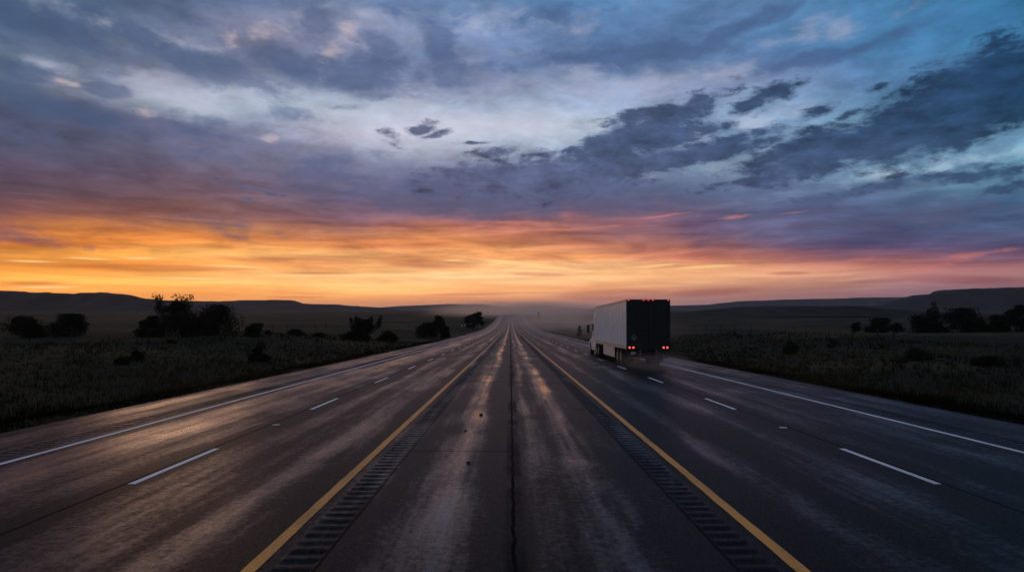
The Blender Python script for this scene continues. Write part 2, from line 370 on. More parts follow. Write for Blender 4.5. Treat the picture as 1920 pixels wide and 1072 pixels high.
def worn(name, c0, c1, rough=(0.4, 0.7), scale=3.0, metal=0.0, spec=0.5, bump=0.0, stretch=(1, 1, 1)):
    m = principled(name, c0, rough[0], metal, spec); N = Nodes(m.node_tree); b = m.node_tree.nodes['Principled BSDF']
    t = N.n.new('ShaderNodeTexCoord')
    f, _ = N.noise(N.v('MULTIPLY', t.outputs['Object'], stretch), scale, 6, 0.62)
    s = N.ss(f, 0.35, 0.68)
    N.put(b.inputs['Base Color'], N.mix(s, c0, c1)); N.put(b.inputs['Roughness'], N.ss(f, 0.3, 0.7, rough[0], rough[1]))
    if bump:
        bp = N.n.new('ShaderNodeBump'); bp.inputs['Strength'].default_value = bump; bp.inputs['Distance'].default_value = 0.02
        N.put(bp.inputs['Height'], f); N.l.new(bp.outputs[0], b.inputs['Normal'])
    return m

def road_material():
    m = principled("wet_asphalt"); N = Nodes(m.node_tree); b = m.node_tree.nodes['Principled BSDF']
    t = N.n.new('ShaderNodeTexCoord'); O = t.outputs['Object']
    x, y, z = N.sep(O)[:3]
    wob, _ = N.noise(N.v('MULTIPLY', O, (0.25, 0.06, 0)), 1.0, 3, 0.5)
    xw = N.m('ADD', x, N.m('MULTIPLY', N.m('SUBTRACT', wob, 0.5), 0.9))
    fx = N.m('DIVIDE', N.m('ADD', xw, 14.0), 28.0)
    def prof(pts): return [((p + 14.0) / 28.0, v) for p, v in pts]
    # how worn and polished the surface is across the road (wheel tracks run along it)
    sheen = N.ramp(fx, prof([(-12.3,.5),(-11.2,.62),(-10.2,.6),(-9.4,.35),(-8.75,.78),(-7.0,.68),(-6.2,.2),(-5.4,.62),(-4.6,.45),(-3.6,.7),(-2.9,.12),(-2.45,.55),(-2.15,.55),
                               (-1.95,.3),(-0.95,.82),(-0.55,.3),(0.1,.22),(0.45,.62),(0.75,.42),(1.35,.78),(1.9,.3),(2.38,.3),(2.8,.5),(3.0,.1),(3.4,.08),(4.1,.6),(4.9,.2),(5.9,.7),(6.7,.15),(8.0,.5),(9.6,.5)]))
    sh = N.sep(sheen)[0]
    st1, _ = N.noise(N.v('MULTIPLY', O, (1.6, 0.05, 0)), 1.0, 5, 0.6)
    st2, _ = N.noise(N.v('MULTIPLY', O, (5.0, 0.35, 0)), 1.0, 5, 0.65)
    pat, _ = N.noise(N.v('MULTIPLY', O, (0.5, 0.22, 0)), 1.0, 6, 0.6, dist=0.6)
    grain, _ = N.noise(O, 55.0, 3, 0.7)
    grit, _ = N.noise(O, 9.0, 6, 0.7)
    w = N.m('ADD', sh, N.m('MULTIPLY', N.m('SUBTRACT', st1, 0.5), 1.1))
    w = N.m('ADD', w, N.m('MULTIPLY', N.m('SUBTRACT', pat, 0.5), 0.9))
    w = N.m('ADD', w, N.m('MULTIPLY', N.m('SUBTRACT', st2, 0.5), 0.5), clamp=True)
    # median slab is a paler, older pour
    med = N.m('MULTIPLY', N.ss(x, -2.10, -2.02, kind='LINEAR'), N.ss(x, 2.36, 2.42, 1, 0, kind='LINEAR'))
    c = N.mix(w, (0.0055, 0.006, 0.0075), (0.0145, 0.0145, 0.0172))
    c = N.mix(N.m('MULTIPLY', med, 0.2), c, (0.022, 0.022, 0.025))
    c = N.mix(N.ss(grain, 0.48, 0.7, 0, 0.40), c, (0.06, 0.058, 0.057))
    c = N.mix(N.ss(grain, 0.5, 0.3, 0, 0.5), c, (0.008, 0.008, 0.009))
    c = N.mix(N.ss(grit, 0.52, 0.36, 0, 0.7), c, (0.010, 0.010, 0.011))
    c = N.mix(N.ss(grit, 0.56, 0.72, 0, 0.30), c, (0.055, 0.052, 0.052))
    # joints: lane seams, the centre joint, transverse cracks of the median slab
    jn, _ = N.noise(N.v('MULTIPLY', O, (1, 1.6, 0)), 1.3, 5, 0.65)
    jx = N.m('MULTIPLY', N.m('SUBTRACT', jn, 0.5), 0.14)
    crack = None
    def seam(x0, half, amt, wig=1.0):
        d = N.m('ABSOLUTE', N.m('SUBTRACT', N.m('ADD', x, N.m('MULTIPLY', jx, wig)), x0))
        return N.ss(d, half * 0.5, half, amt, 0.0)
    crack = N.m('MULTIPLY', seam(0.04, 0.034, 0.95), N.ss(st2, 0.3, 0.5, 0.35, 1.0))
    crack = N.m('MAXIMUM', crack, N.m('MULTIPLY', seam(0.06, 0.17, 0.55), N.ss(pat, 0.42, 0.6)))
    for x0 in (-6.29, 7.08): crack = N.m('MAXIMUM', crack, seam(x0, 0.035, 0.7, 0.3))
    for x0 in (-2.07, 2.40): crack = N.m('MAXIMUM', crack, seam(x0, 0.03, 0.6, 0.3))
    hump = None
    for (y0, xa, xb, hw) in [(13.45,-2.1,0.0,.035),(30.6,-2.1,0.0,.09),(34.2,-2.1,2.4,.10),(20.3,0.9,2.4,.05),(29.8,0.0,2.4,.08),(44,-2.1,0.,.12),(47,0.,2.4,.12),(57,-2.1,2.4,.2),(71,-2.1,2.4,.25),(88,-2.1,2.4,.3),(110,-2.1,2.4,.4),(135,-2.1,2.4,.5),(165,-2.1,2.4,.6)]:
        d = N.m('ABSOLUTE', N.m('SUBTRACT', N.m('ADD', y, N.m('MULTIPLY', jx, 0.5)), y0))
        q = N.m('MULTIPLY', N.ss(d, hw * 0.4, hw, 0.85, 0.0), N.m('MULTIPLY', N.m('GREATER_THAN', x, xa), N.m('LESS_THAN', x, xb)))
        crack = N.m('MAXIMUM', crack, q)
    c = N.mix(crack, c, (0.006, 0.006, 0.007))
    # small pock marks on the slab
    vor = N.n.new('ShaderNodeTexVoronoi'); vor.inputs['Scale'].default_value = 1.9; vor.inputs['Randomness'].default_value = 1.0
    N.put(vor.inputs['Vector'], N.v('MULTIPLY', O, (1, 1, 0)))
    pk = N.m('MULTIPLY', N.ss(vor.outputs['Distance'], 0.02, 0.045, 1, 0), N.ss(N.sep(vor.outputs['Color'])[0], 0.6, 0.65))
    c = N.mix(N.m('MULTIPLY', pk, 0.8), c, (0.006, 0.006, 0.006))
    N.put(b.inputs['Base Color'], c)
    # wetness: the tracks hold a film of water
    wet = N.ss(N.m('ADD', w, N.m('MULTIPLY', N.m('SUBTRACT', grit, 0.5), 0.8)), 0.38, 1.12)
    film = N.ramp(fx, prof([(-12.3,.1),(-11.2,.3),(-10.2,.05),(-2.0,.0),(-1.35,.0),(-0.97,1.0),(-0.6,.0),(0.22,.0),(0.45,.75),(0.62,.0),(0.95,.0),(1.36,1.0),(1.75,.0),(3,.0),(11,.0)]))
    pud = N.m('MULTIPLY', N.sep(film)[0], N.ss(N.m('ADD', N.m('MULTIPLY', pat, 0.6), N.m('MULTIPLY', st2, 0.4)), 0.36, 0.68))
    r = N.ss(wet, 0, 1, 0.45, 0.23, kind='LINEAR')
    r = N.m('SUBTRACT', r, N.m('MULTIPLY', pud, 0.14))
    r = N.m('ADD', r, N.m('MULTIPLY', crack, 0.2))
    N.put(b.inputs['Roughness'], r)
    agg, _ = N.noise(O, 26.0, 2, 0.6)
    agk = N.ss(agg, 0.36, 0.64, 0.45, 1.5, kind='LINEAR')      # stones stand proud of the film
    N.put(b.inputs['Specular IOR Level'], N.m('MULTIPLY', N.m('MULTIPLY', N.ss(wet, 0, 1, 0.03, 0.34, kind='LINEAR'), agk), N.m('SUBTRACT', 1.0, N.m('MULTIPLY', crack, 0.85))))
    bp = N.n.new('ShaderNodeBump'); bp.inputs['Strength'].default_value = 0.7; bp.inputs['Distance'].default_value = 0.007
    h = N.m('ADD', N.m('MULTIPLY', grain, 0.6), N.m('MULTIPLY', grit, 0.5))
    h = N.m('MULTIPLY', h, N.m('SUBTRACT', 1.0, N.m('MULTIPLY', pud, 0.75)))
    h = N.m('SUBTRACT', h, N.m('MULTIPLY', crack, 0.9))
    N.put(bp.inputs['Height'], h); N.l.new(bp.outputs[0], b.inputs['Normal'])
    return m

def paint_material(name, col, dirt):
    m = principled(name, col, 0.55); N = Nodes(m.node_tree); b = m.node_tree.nodes['Principled BSDF']
    t = N.n.new('ShaderNodeTexCoord'); O = t.outputs['Object']
    a, _ = N.noise(O, 26.0, 5, 0.7); g, _ = N.noise(N.v('MULTIPLY', O, (3, 0.5, 0)), 1.0, 5, 0.6)
    w = N.m('ADD', N.m('MULTIPLY', N.m('SUBTRACT', a, 0.5), 1.0), N.m('SUBTRACT', g, 0.5))
    N.put(b.inputs['Base Color'], N.mix(N.ss(w, -0.08, 0.36, 0, 0.85), col, dirt))
    bp = N.n.new('ShaderNodeBump'); bp.inputs['Strength'].default_value = 0.4; bp.inputs['Distance'].default_value = 0.006
    N.put(bp.inputs['Height'], a); N.l.new(bp.outputs[0], b.inputs['Normal'])
    return m

def ground_material(name, a, b_, c_, s1=0.05, s2=0.6, stretch=(1, 1, 1)):
    m = principled(name, a, 0.95, spec=0.08); N = Nodes(m.node_tree); b = m.node_tree.nodes['Principled BSDF']
    t = N.n.new('ShaderNodeTexCoord'); O = N.v('MULTIPLY', t.outputs['Object'], stretch)
    f, _ = N.noise(O, s1, 6, 0.6, dist=0.4); g, _ = N.noise(O, s2, 6, 0.65); h, _ = N.noise(O, s2 * 9, 4, 0.7)
    c = N.mix(N.ss(f, 0.4, 0.62), a, b_)
    c = N.mix(N.ss(g, 0.46, 0.66, 0, 0.8), c, c_)
    c = N.mix(N.ss(h, 0.55, 0.35, 0, 0.6), c, (a[0] * .4, a[1] * .4, a[2] * .4))
    N.put(b.inputs['Base Color'], c)
    bp = N.n.new('ShaderNodeBump'); bp.inputs['Strength'].default_value = 0.8; bp.inputs['Distance'].default_value = 0.15
    N.put(bp.inputs['Height'], N.m('ADD', g, N.m('MULTIPLY', h, 0.4))); N.l.new(bp.outputs[0], b.inputs['Normal'])
    return m

def leaf_material(name, a, b_, sc=1.6):
    m = principled(name, a, 0.9, spec=0.03); N = Nodes(m.node_tree); b = m.node_tree.nodes['Principled BSDF']
    t = N.n.new('ShaderNodeTexCoord'); f, _ = N.noise(t.outputs['Object'], sc, 5, 0.65)
    N.put(b.inputs['Base Color'], N.mix(N.ss(f, 0.4, 0.62), a, b_))
    return m

MAT = {}
MAT['road'] = road_material()
MAT['yellow'] = paint_material('yellow_paint', (0.90, 0.36, 0.03), (0.34, 0.145, 0.03))
MAT['white'] = paint_material('white_paint', (0.86, 0.86, 0.86), (0.36, 0.35, 0.34))
MAT['ground'] = ground_material('dry_prairie', (0.012, 0.0145, 0.0045), (0.080, 0.057, 0.023), (0.008, 0.0105, 0.0035), 0.018, 0.35)
MAT['hill'] = ground_material('scrub_hill', (0.020, 0.019, 0.016), (0.042, 0.035, 0.027), (0.008, 0.008, 0.007), 0.006, 0.05)
MAT['grass'] = leaf_material('dry_grass', (0.0055, 0.0078, 0.0018), (0.044, 0.030, 0.009), 0.07)
MAT['leaf'] = leaf_material('dark_leaves', (0.012, 0.014, 0.009), (0.022, 0.024, 0.014))
MAT['sage'] = leaf_material('grey_sage', (0.020, 0.021, 0.016), (0.034, 0.034, 0.026))
MAT['bark'] = worn('bark', (0.022, 0.018, 0.014), (0.04, 0.032, 0.026), (0.85, 0.95), 8, bump=0.6, stretch=(1, 1, .2))
MAT['post'] = worn('weathered_wood', (0.012, 0.010, 0.009), (0.024, 0.021, 0.018), (0.8, 0.95), 6, bump=0.5, stretch=(1, 1, .15))
MAT['wire'] = principled('rusty_wire', (0.05, 0.04, 0.035), 0.6, 0.8)

# ------------------------------------------------------------------ lie of the land
RD = np.array([-80, -40, 0, 12, 45, 82, 121, 224, 350, 471, 645, 760, 850, 1000, 1300], float)
RH = np.array([.49, 1.53, 2.57, 2.88, 3.74, 4.70, 5.65, 7.80, 9.15, 8.70, 6.86, 6.15, 6.6, 9.0, 12.0], float)
def pchip(xs, ys):
    h = np.diff(xs); dl = np.diff(ys) / h; d = np.zeros_like(ys)
    for i in range(1, len(xs) - 1):
        if dl[i - 1] * dl[i] > 0:
            w1 = 2 * h[i] + h[i - 1]; w2 = h[i] + 2 * h[i - 1]
            d[i] = (w1 + w2) / (w1 / dl[i - 1] + w2 / dl[i])
    d[0] = dl[0]; d[-1] = dl[-1]
    def f(x):
        x = np.asarray(x, float); i = np.clip(np.searchsorted(xs, x) - 1, 0, len(xs) - 2)
        t = (x - xs[i]) / h[i]; t = np.clip(t, 0, 1)
        return (ys[i] * (1 + 2 * t) * (1 - t) ** 2 + h[i] * d[i] * t * (1 - t) ** 2 + ys[i + 1] * t * t * (3 - 2 * t) + h[i] * d[i + 1] * t * t * (t - 1))
    return f
_road_h = pchip(RD, RH)
def zroad(y): return CAM_H - _road_h(y)
_plain_h = pchip(np.array([-200, 0, 60, 130, 224, 350, 500, 760, 1000, 1600, 3000, 12000], float),
                 np.array([2.6, 3.6, 4.2, 4.7, 6.0, 7.5, 8.2, 6.7, 6.0, 5.4, 5.0, 4.0], float))
EDGE_L, EDGE_R = -12.25, 13.4
def sstep(a, b, x):
    t = np.clip((x - a) / (b - a), 0, 1); return t * t * (3 - 2 * t)
def gnoise(x, y):
    return (np.sin(x * .031 + 1.3 * np.sin(y * .017)) * np.cos(y * .023 + .7) + .5 * np.sin(x * .083 + y * .061 + 2) * np.cos(y * .071 - x * .04)
            + .22 * np.sin(x * .27 + 1.7 * np.sin(y * .19)) * np.cos(y * .31))
def zground(x, y):
    x = np.asarray(x, float); y = np.asarray(y, float)
    t = np.where(x < 0, EDGE_L - x, x - EDGE_R)
    zr = zroad(np.clip(y, -80, 1300))
    near = np.where(t < 0, zr - 0.05 - 0.5 * np.clip(-t / 0.6, 0, 1), zr - 0.05 - 0.75 * sstep(0.4, 5, t))
    zp = CAM_H - _plain_h(np.clip(y, -200, 12000)) + 0.5 * gnoise(x, y) * sstep(10, 40, t)
    k = sstep(5, 30, t) * (1 - 0) 
    far = sstep(850, 1150, y)
    k = np.maximum(k, far)
    return near * (1 - k) + zp * k + 0.10 * gnoise(x * 6, y * 6) * sstep(0.5, 3, t)

def grid_axis(parts):
    out = []
    for a, b, s in parts: out += list(np.arange(a, b, s))
    return out
gx = np.array(sorted(set([round(v, 3) for v in
     list(-np.geomspace(60, 7000, 46)) + list(np.geomspace(60, 7000, 46)) + grid_axis([(-60, -16, 1.1), (16, 60, 1.1)]) +
     [EDGE_L, EDGE_L + .6, EDGE_R, EDGE_R - .6, 0, -6, 6] + [EDGE_L - q for q in (.4, .8, 1.3, 1.9, 2.6, 3.3)] + [EDGE_R + q for q in (.4, .8, 1.3, 1.9, 2.4)]])))
gy = np.array(list(np.arange(-60, 160, 1.4)) + list(np.arange(160, 420, 3)) + list(np.arange(420, 1200, 10)) + list(np.geomspace(1200, 9000, 50)))
X, Y = np.meshgrid(gx, gy)
Z = zground(X, Y)
ni, nj = X.shape
idx = np.arange(ni * nj).reshape(ni, nj)
quads = np.stack([idx[:-1, :-1], idx[:-1, 1:], idx[1:, 1:], idx[1:, :-1]], -1).reshape(-1, 4)
tag(mesh_np('ground', np.stack([X, Y, Z], -1).reshape(-1, 3), quads, MAT['ground'], smooth=True), kind='structure')

# ------------------------------------------------------------------ road
ry = np.array(list(np.arange(-40, 200, 1.0)) + list(np.arange(200, 520, 4.0)) + list(np.arange(520, 1101, 10.0)))
RUM = [(-10.30, -9.84), (-2.52, -2.10), (2.43, 2.82), (10.92, 11.40)]
cuts = [EDGE_L] + [c for r in RUM for c in r] + [EDGE_R]
V, Q = [], []
for s in range(0, len(cuts), 2):
    x0, x1 = cuts[s], cuts[s + 1]
    n = max(2, int((x1 - x0) / 1.2) + 1)
    xs = np.linspace(x0, x1, n)
    Xr, Yr = np.meshgrid(xs, ry); Zr = zroad(Yr)
    o = len(V); ii = np.arange(Xr.size).reshape(Xr.shape) + o
    V += list(np.stack([Xr, Yr, Zr], -1).reshape(-1, 3))
    Q += list(np.stack([ii[:-1, :-1], ii[:-1, 1:], ii[1:, 1:], ii[1:, :-1]], -1).reshape(-1, 4))
for xe in (EDGE_L, EDGE_R):       # broken pavement edges reach into the verge
    o = len(V)
    rag = 0.05 * np.sin(ry * 1.7) + 0.04 * np.sin(ry * .53 + 1)
    s = -1 if xe < 0 else 1
    for y, q in zip(ry, rag):
        V.append((xe, y, zroad(y))); V.append((xe + s * (.08 + q), y, zroad(y) - .12))
    for i in range(len(ry) - 1):
        f = (o + 2 * i, o + 2 * i + 2, o + 2 * i + 3, o + 2 * i + 1)
        Q.append(f if s < 0 else f[::-1])
road = tag(mesh_np('road', V, Q, MAT['road'], smooth=False), kind='structure')

for k, (x0, x1) in enumerate(RUM):
    ys, zs = [], []
    y = -6.0
    rnd = random.Random(k)
    pitch = 0.29
    while y < 170:
        for dy_, dz_ in ((0, 0), (.03, -.012), (.085, -.021), (.14, -.012), (.17, 0)):
            ys.append(y + dy_); zs.append(dz_ * rnd.uniform(.75, 1.15))
        y += pitch
    far_y = list(np.arange(170, 520, 4.0)) + list(np.arange(520, 1101, 10.0))
    ys = [-40.0] + ys + far_y; zs = [0.0] + zs + [0.0] * len(far_y)
    ys = np.array(ys); zs = np.array(zs)
    xs = [x0, x0 + .035, (x0 + x1) / 2, x1 - .035, x1]; dep = [0, 1, 1.1, 1, 0]
    Vr = np.array([[xx, yy, float(zr_) + dd * zz] for yy, zz, zr_ in zip(ys, zs, zroad(ys)) for xx, dd in zip(xs, dep)])
    ii = np.arange(len(Vr)).reshape(len(ys), 5)
    Qr = np.stack([ii[:-1, :-1], ii[:-1, 1:], ii[1:, 1:], ii[1:, :-1]], -1).reshape(-1, 4)
    tag(mesh_np('rumble_strip', Vr, Qr, MAT['road'], parent=road), kind='structure')

def line_mesh(name, segs, mat, lift=0.004, rag=0.0):
    V, Q = [], []
    rnd = random.Random(5)
    for x0, x1, y0, y1 in segs:
        n = max(2, int((y1 - y0) / 0.5) + 1) if y1 - y0 < 30 else 0
        ys = np.linspace(y0, y1, n) if n else np.array(list(np.arange(y0, min(60, y1), .25)) + list(np.arange(60, 200, 1.0)) + list(np.arange(200, 520, 4.0)) + list(np.arange(520, y1 + 1, 10.0)))
        o = len(V)
        for y in ys:
            j0, j1 = rnd.uniform(-rag, rag), rnd.uniform(-rag, rag)
            z = float(zroad(y)) + lift + max(0, (y - 150)) * 4e-5
            V += [(x0 + j0, y, z), (x1 + j1, y, z)]
        for i in range(len(ys) - 1): Q.append((o + 2 * i, o + 2 * i + 1, o + 2 * i + 3, o + 2 * i + 2))
    return mesh_np(name, V, Q, mat, parent=road)
tag(line_mesh('yellow_edge_line', [(-2.83, -2.68, -40, 1100)], MAT['yellow'], rag=.006), kind='structure')
tag(line_mesh('yellow_edge_line', [(3.0, 3.15, -40, 1100)], MAT['yellow'], rag=.006), kind='structure')
tag(line_mesh('white_edge_line', [(-9.60, -9.46, -40, 1100)], MAT['white'], rag=.006), kind='structure')
tag(line_mesh('white_edge_line', [(10.40, 10.54, -40, 1100)], MAT['white'], rag=.006), kind='structure')
dash = [10.65 + 9.6 * k for k in range(-5, 95)]
tag(line_mesh('white_lane_dashes', [(-6.24, -6.12, y, y + 3.1) for y in dash], MAT['white'], rag=.004), kind='structure')
tag(line_mesh('white_lane_dashes', [(6.91, 7.03, y, y + 3.1) for y in dash], MAT['white'], rag=.004), kind='structure')

# ------------------------------------------------------------------ hills
def sight(px, d): return (px - 957.0) * d / 1225.0
def rise(py, d): return CAM_H + (580.0 - py) * d / 1225.0
def hill(name, D, pts, depth, crumble=0.0, mesa=1.0, seed=0, bush=0.0):
    px = np.array([p[0] for p in pts], float); py = np.array([p[1] for p in pts], float)
    n = int((px[-1] - px[0]) / 1.6)
    q = np.linspace(px[0], px[-1], n)
    top = np.interp(q, px, py)
    xs = sight(q, D); tz = rise(top, D)
    rng = np.random.RandomState(seed)
    def smooth_noise(n, k):
        a = rng.randn(n // k + 3); return np.interp(np.arange(n) / k, np.arange(len(a)), a)
    tz = tz + crumble * (smooth_noise(n, 9) * .6 + smooth_noise(n, 3) * .4)
    rag = bush * np.clip(smooth_noise(n, 2), 0, 3)
    base = CAM_H - 7.0
    t = np.linspace(-1, 1, 31)
    ridgey = smooth_noise(n, 14) * depth * .10 + smooth_noise(n, 5) * depth * .03
    V = []
    for tt in t:
        a = abs(tt)
        prof = np.where(a < .16, 1.0 - .04 * a / .16, np.clip((1 - a) / .84, 0, 1) ** (1.0 + mesa)) if mesa > 0 else np.cos(a * math.pi / 2) ** 1.3
        gully = 1 + .10 * np.sin(q * .11 + tt * 3 + seed) * np.sin(a * math.pi)
        yy = D + tt * depth + ridgey * (1 - a)
        sc = 1.0
        zz = base + (tz - base) * np.clip(prof * (gully if .0 < a < 1 else 1), 0, 1) + (rag * (1 if a < .08 else 0))
        V.append(np.stack([xs * (yy / D * .0 + 1), yy, zz], -1))
    V = np.array(V); ii = np.arange(V.shape[0] * n).reshape(V.shape[0], n)
    Qh = np.stack([ii[:-1, :-1], ii[:-1, 1:], ii[1:, 1:], ii[1:, :-1]], -1).reshape(-1, 4)
    tag(mesh_np(name, V.reshape(-1, 3), Qh, MAT['hill'], smooth=True), kind='structure')
hill('hill', 1700, [(-260,545),(-120,542),(0,544.5),(60,549),(110,550.5),(150,551),(185,549),(205,548.5),(235,552),(265,560),(295,564),(330,569),(400,576),(470,584)], 260, .5, .9, 1, 1.1)
hill('hill', 2600, [(180,585),(260,566),(300,562.5),(352,564),(420,565),(455,563),(480,562.5),(520,562),(545,562.5),(560,569),(600,570),(634,571),(660,573.5),(681,575),(722,576.5),(745,581),(775,586)], 300, .4, .8, 2, .5)
hill('hill', 5200, [(640,586),(700,577),(760,573),(800,571.5),(850,570),(905,570.5),(930,573),(948,576.5),(965,577),(985,573.5),(1005,571.5),(1025,572.5),(1045,577),(1120,579),(1180,585)], 500, .5, .5, 3)
hill('hill', 4300, [(1010,588),(1060,580),(1120,578),(1200,575),(1257,573),(1330,571),(1345,569),(1380,565),(1430,563),(1480,561),(1530,560.5),(1563,560),(1613,557.5),(1703,557),(1760,558),(1830,562),(1920,566),(2000,580)], 500, .6, .7, 4)
hill('hill', 2000, [(1560,586),(1640,573),(1680,566),(1703,560),(1722,557.5),(1753,550),(1770,544),(1800,542.5),(1847,540.7),(1920,538.7),(2050,537),(2250,536),(2400,548)], 330, .4, .9, 5, .5)
hill('hill', 760, [(1230,592),(1300,584),(1350,578.5),(1400,575),(1450,573.8),(1500,573.5),(1560,574),(1600,575.5),(1650,579),(1720,585),(1790,592)], 130, .05, 0.0, 6)

# ------------------------------------------------------------------ trees and shrubs
def crown_mesh(name, w, h, seed, mat, parent, n=4200, leaf=0.16, clumps=16, flat=0.8, z0=0.0, depth=None, wisps=0, cone=False):
    rng = np.random.RandomState(seed); depth = depth or w * .85
    cs = []
    for k in range(clumps):
        a = rng.uniform(0, 2 * math.pi); zc = rng.uniform(0, 1) ** 1.15; rr = math.sqrt(max(0, 1 - zc ** 2.2)) * rng.uniform(.3, 1.0)
        if cone: rr *= (1 - zc) ** .8 * 1.3
        else: rr *= 1.0
        cs.append((rr * math.cos(a) * w * .38, rr * math.sin(a) * depth * .38, z0 + (h - z0) * (.06 + .78 * zc), rng.uniform(.11, .23) * w * (.55 if cone else 1)))
    cs = np.array(cs)
    ci = rng.randint(0, clumps, n)
    dirs = rng.randn(n, 3); dirs /= np.linalg.norm(dirs, axis=1)[:, None]
    rad = cs[ci, 3] * rng.uniform(0, 1, n) ** (.45)
    rad *= 1 + .35 * np.sin(dirs[:, 0] * 5 + ci) * np.sin(dirs[:, 2] * 6 + ci * 2)
    p = cs[ci, :3] + dirs * rad[:, None] * np.array([1, 1, flat])
    p[:, 2] = np.where(p[:, 2] < z0 * .8, z0 * .8 + rng.uniform(-.04, .25, n) * h * (1 if z0 == 0 else .4), p[:, 2])
    p[:, 2] = np.where(p[:, 2] > h, h - rng.uniform(0, .12, n) * h, p[:, 2])
    if wisps:
        m = n // 5
        s = rng.randint(0, wisps, m); wx = rng.uniform(-.42, .42, wisps) * w; wh = rng.uniform(.9, 1.06, wisps) * h; lean = rng.uniform(-.12, .12, wisps)
        t = rng.uniform(.55, 1.0, m); 
        p[:m, 0] = wx[s] * (.7 + .5 * t) + rng.randn(m) * .10 * (1.25 - t) * w * .4
        p[:m, 1] = rng.randn(m) * .12 * w; p[:m, 2] = wh[s] * t + rng.randn(m) * .03 * h
    t1 = rng.randn(n, 3); t1 /= np.linalg.norm(t1, axis=1)[:, None]
    t2 = np.cross(t1, rng.randn(n, 3)); t2 /= np.linalg.norm(t2, axis=1)[:, None]
    s = leaf * rng.uniform(.5, 1.4, n)[:, None]
    V = np.stack([p - t1 * s, p + t2 * s * .55, p + t1 * s, p - t2 * s * .55], 1).reshape(-1, 3)
    return mesh_np(name, V, np.arange(len(V)).reshape(-1, 4), mat, parent)

def trunk_mesh(h, spread, seed, n=5, r=0.12):
    rnd = random.Random(seed); bm = bmesh.new()
    tube(bm, [(0, 0, -.25), (rnd.uniform(-.05, .05), 0, h * .25), (rnd.uniform(-.15, .15), rnd.uniform(-.1, .1), h * .55), (rnd.uniform(-.25, .25), 0, h * .92)], [r, r * .8, r * .5, r * .12], 7)
    for k in range(n):
        a = rnd.uniform(0, 2 * math.pi); s = spread * rnd.uniform(.5, .95)
        z0 = h * rnd.uniform(.05, .4)
        tube(bm, [(0, 0, z0), (math.cos(a) * s * .4, math.sin(a) * s * .4, z0 + h * .22), (math.cos(a) * s, math.sin(a) * s, z0 + h * rnd.uniform(.35, .5))], [r * .55, r * .35, r * .08], 5)
    return bm

def plant(kind, px, d, wpx, toppy, label, cat, group, seed, mat='leaf', leaf=None, n=None, wisps=0, cone=False, basepy=None, clumps=16, z0f=.0, pole=False):
    x = sight(px, d); y = d; z = float(zground(x, y)) - .03
    w = wpx * d / 1225.0; h = rise(toppy, d) - z
    o = empty(kind, (x, y, z)); tag(o, label, cat, group)
    sc = d / 1225.0
    lf = leaf or max(.07, 1.5 * sc)
    obj('trunk' if kind != 'shrub' else 'stem', trunk_mesh(h * .9, w * .38, seed, r=max(.03, min(.22, h * .03))), MAT['bark'], o)
    nn = n or int(min(9000, max(900, 4.6 * (w * h) / (lf * lf * .55))))
    crown_mesh('crown' if kind != 'shrub' else 'foliage', w, h, seed, MAT[mat], o, n=nn, leaf=lf, clumps=clumps, wisps=wisps, cone=cone, z0=z0f * h)
    return o
TG = 'dark trees beyond the left fence'; TR = 'dark trees beyond the right fence'; SB = 'low shrubs on the grass verges'
plant('bushy_tree', 42, 100, 96, 592, 'wide low dark tree at the far left end, beside a rounder one', 'tree', TG, 11)
plant('bushy_tree', 132, 103, 94, 588, 'rounded dark tree second from the left end of the field', 'tree', TG, 12)
plant('bushy_tree', 321, 112, 74, 555, 'tallest dark tree on the left, its twiggy top rising above the hills into the sky', 'tree', TG, 13, wisps=7, clumps=20, z0f=.12)
plant('bushy_tree', 286, 104, 68, 592, 'low dark bush at the left foot of the tall twiggy tree', 'tree', TG, 14)
plant('bushy_tree', 360, 103, 104, 581, 'dark bush joined between the tall twiggy tree and the broad mound-shaped tree', 'tree', TG, 15)
plant('bushy_tree', 405, 106, 124, 570, 'broad mound-shaped dark tree right of the tall twiggy one', 'tree', TG, 16, clumps=22)
plant('bushy_tree', 480, 105, 62, 606, 'low dark bush just right of the broad mound-shaped tree', 'tree', TG, 17)
plant('bushy_tree', 553, 118, 38, 617, 'round dark bush, left one of a low pair in mid left field', 'tree', TG, 18)
plant('bushy_tree', 600, 120, 34, 624, 'flat dark bush, right one of a low pair in mid left field', 'tree', TG, 19)
plant('bushy_tree', 684, 122, 62, 595, 'loose feathery dark tree with upright sprays halfway between the big clump and the road', 'tree', TG, 20, wisps=9, clumps=12)
plant('bushy_tree', 728, 126, 46, 620, 'low dark scrub at the right foot of the feathery tree', 'tree', TG, 21)
plant('bushy_tree', 656, 120, 40, 622, 'low dark scrub at the left foot of the feathery tree', 'tree', TG, 22)
plant('bushy_tree', 827, 165, 42, 587, 'upright dark tree on the left bank close to the road', 'tree', TG, 23)
plant('bushy_tree', 803, 168, 60, 604, 'low dark bush sloping down left of the upright roadside tree', 'tree', TG, 24)
plant('bushy_tree', 895, 330, 32, 578.5, 'small rounded tree on the skyline of the left bank near the misty road crest', 'tree', TG, 25)
plant('bushy_tree', 878, 330, 22, 586, 'tiny bush touching the left side of the rounded skyline tree', 'tree', TG, 26)
plant('conifer', 1087, 190, 15, 607, 'small pointed conifer in the mist left of the truck cab', 'tree', None, 31, cone=True, clumps=22)
plant('conifer', 1010, 560, 6, 584, 'tiny faint conifer in the mist right of the road crest', 'tree', None, 32, cone=True)
plant('bushy_tree', 1605, 128, 26, 602, 'small dark bush at the left end of the right-hand tree row', 'tree', TR, 41)
plant('bushy_tree', 1650, 130, 58, 596, 'dark rounded bush behind the braced fence posts', 'tree', TR, 42)
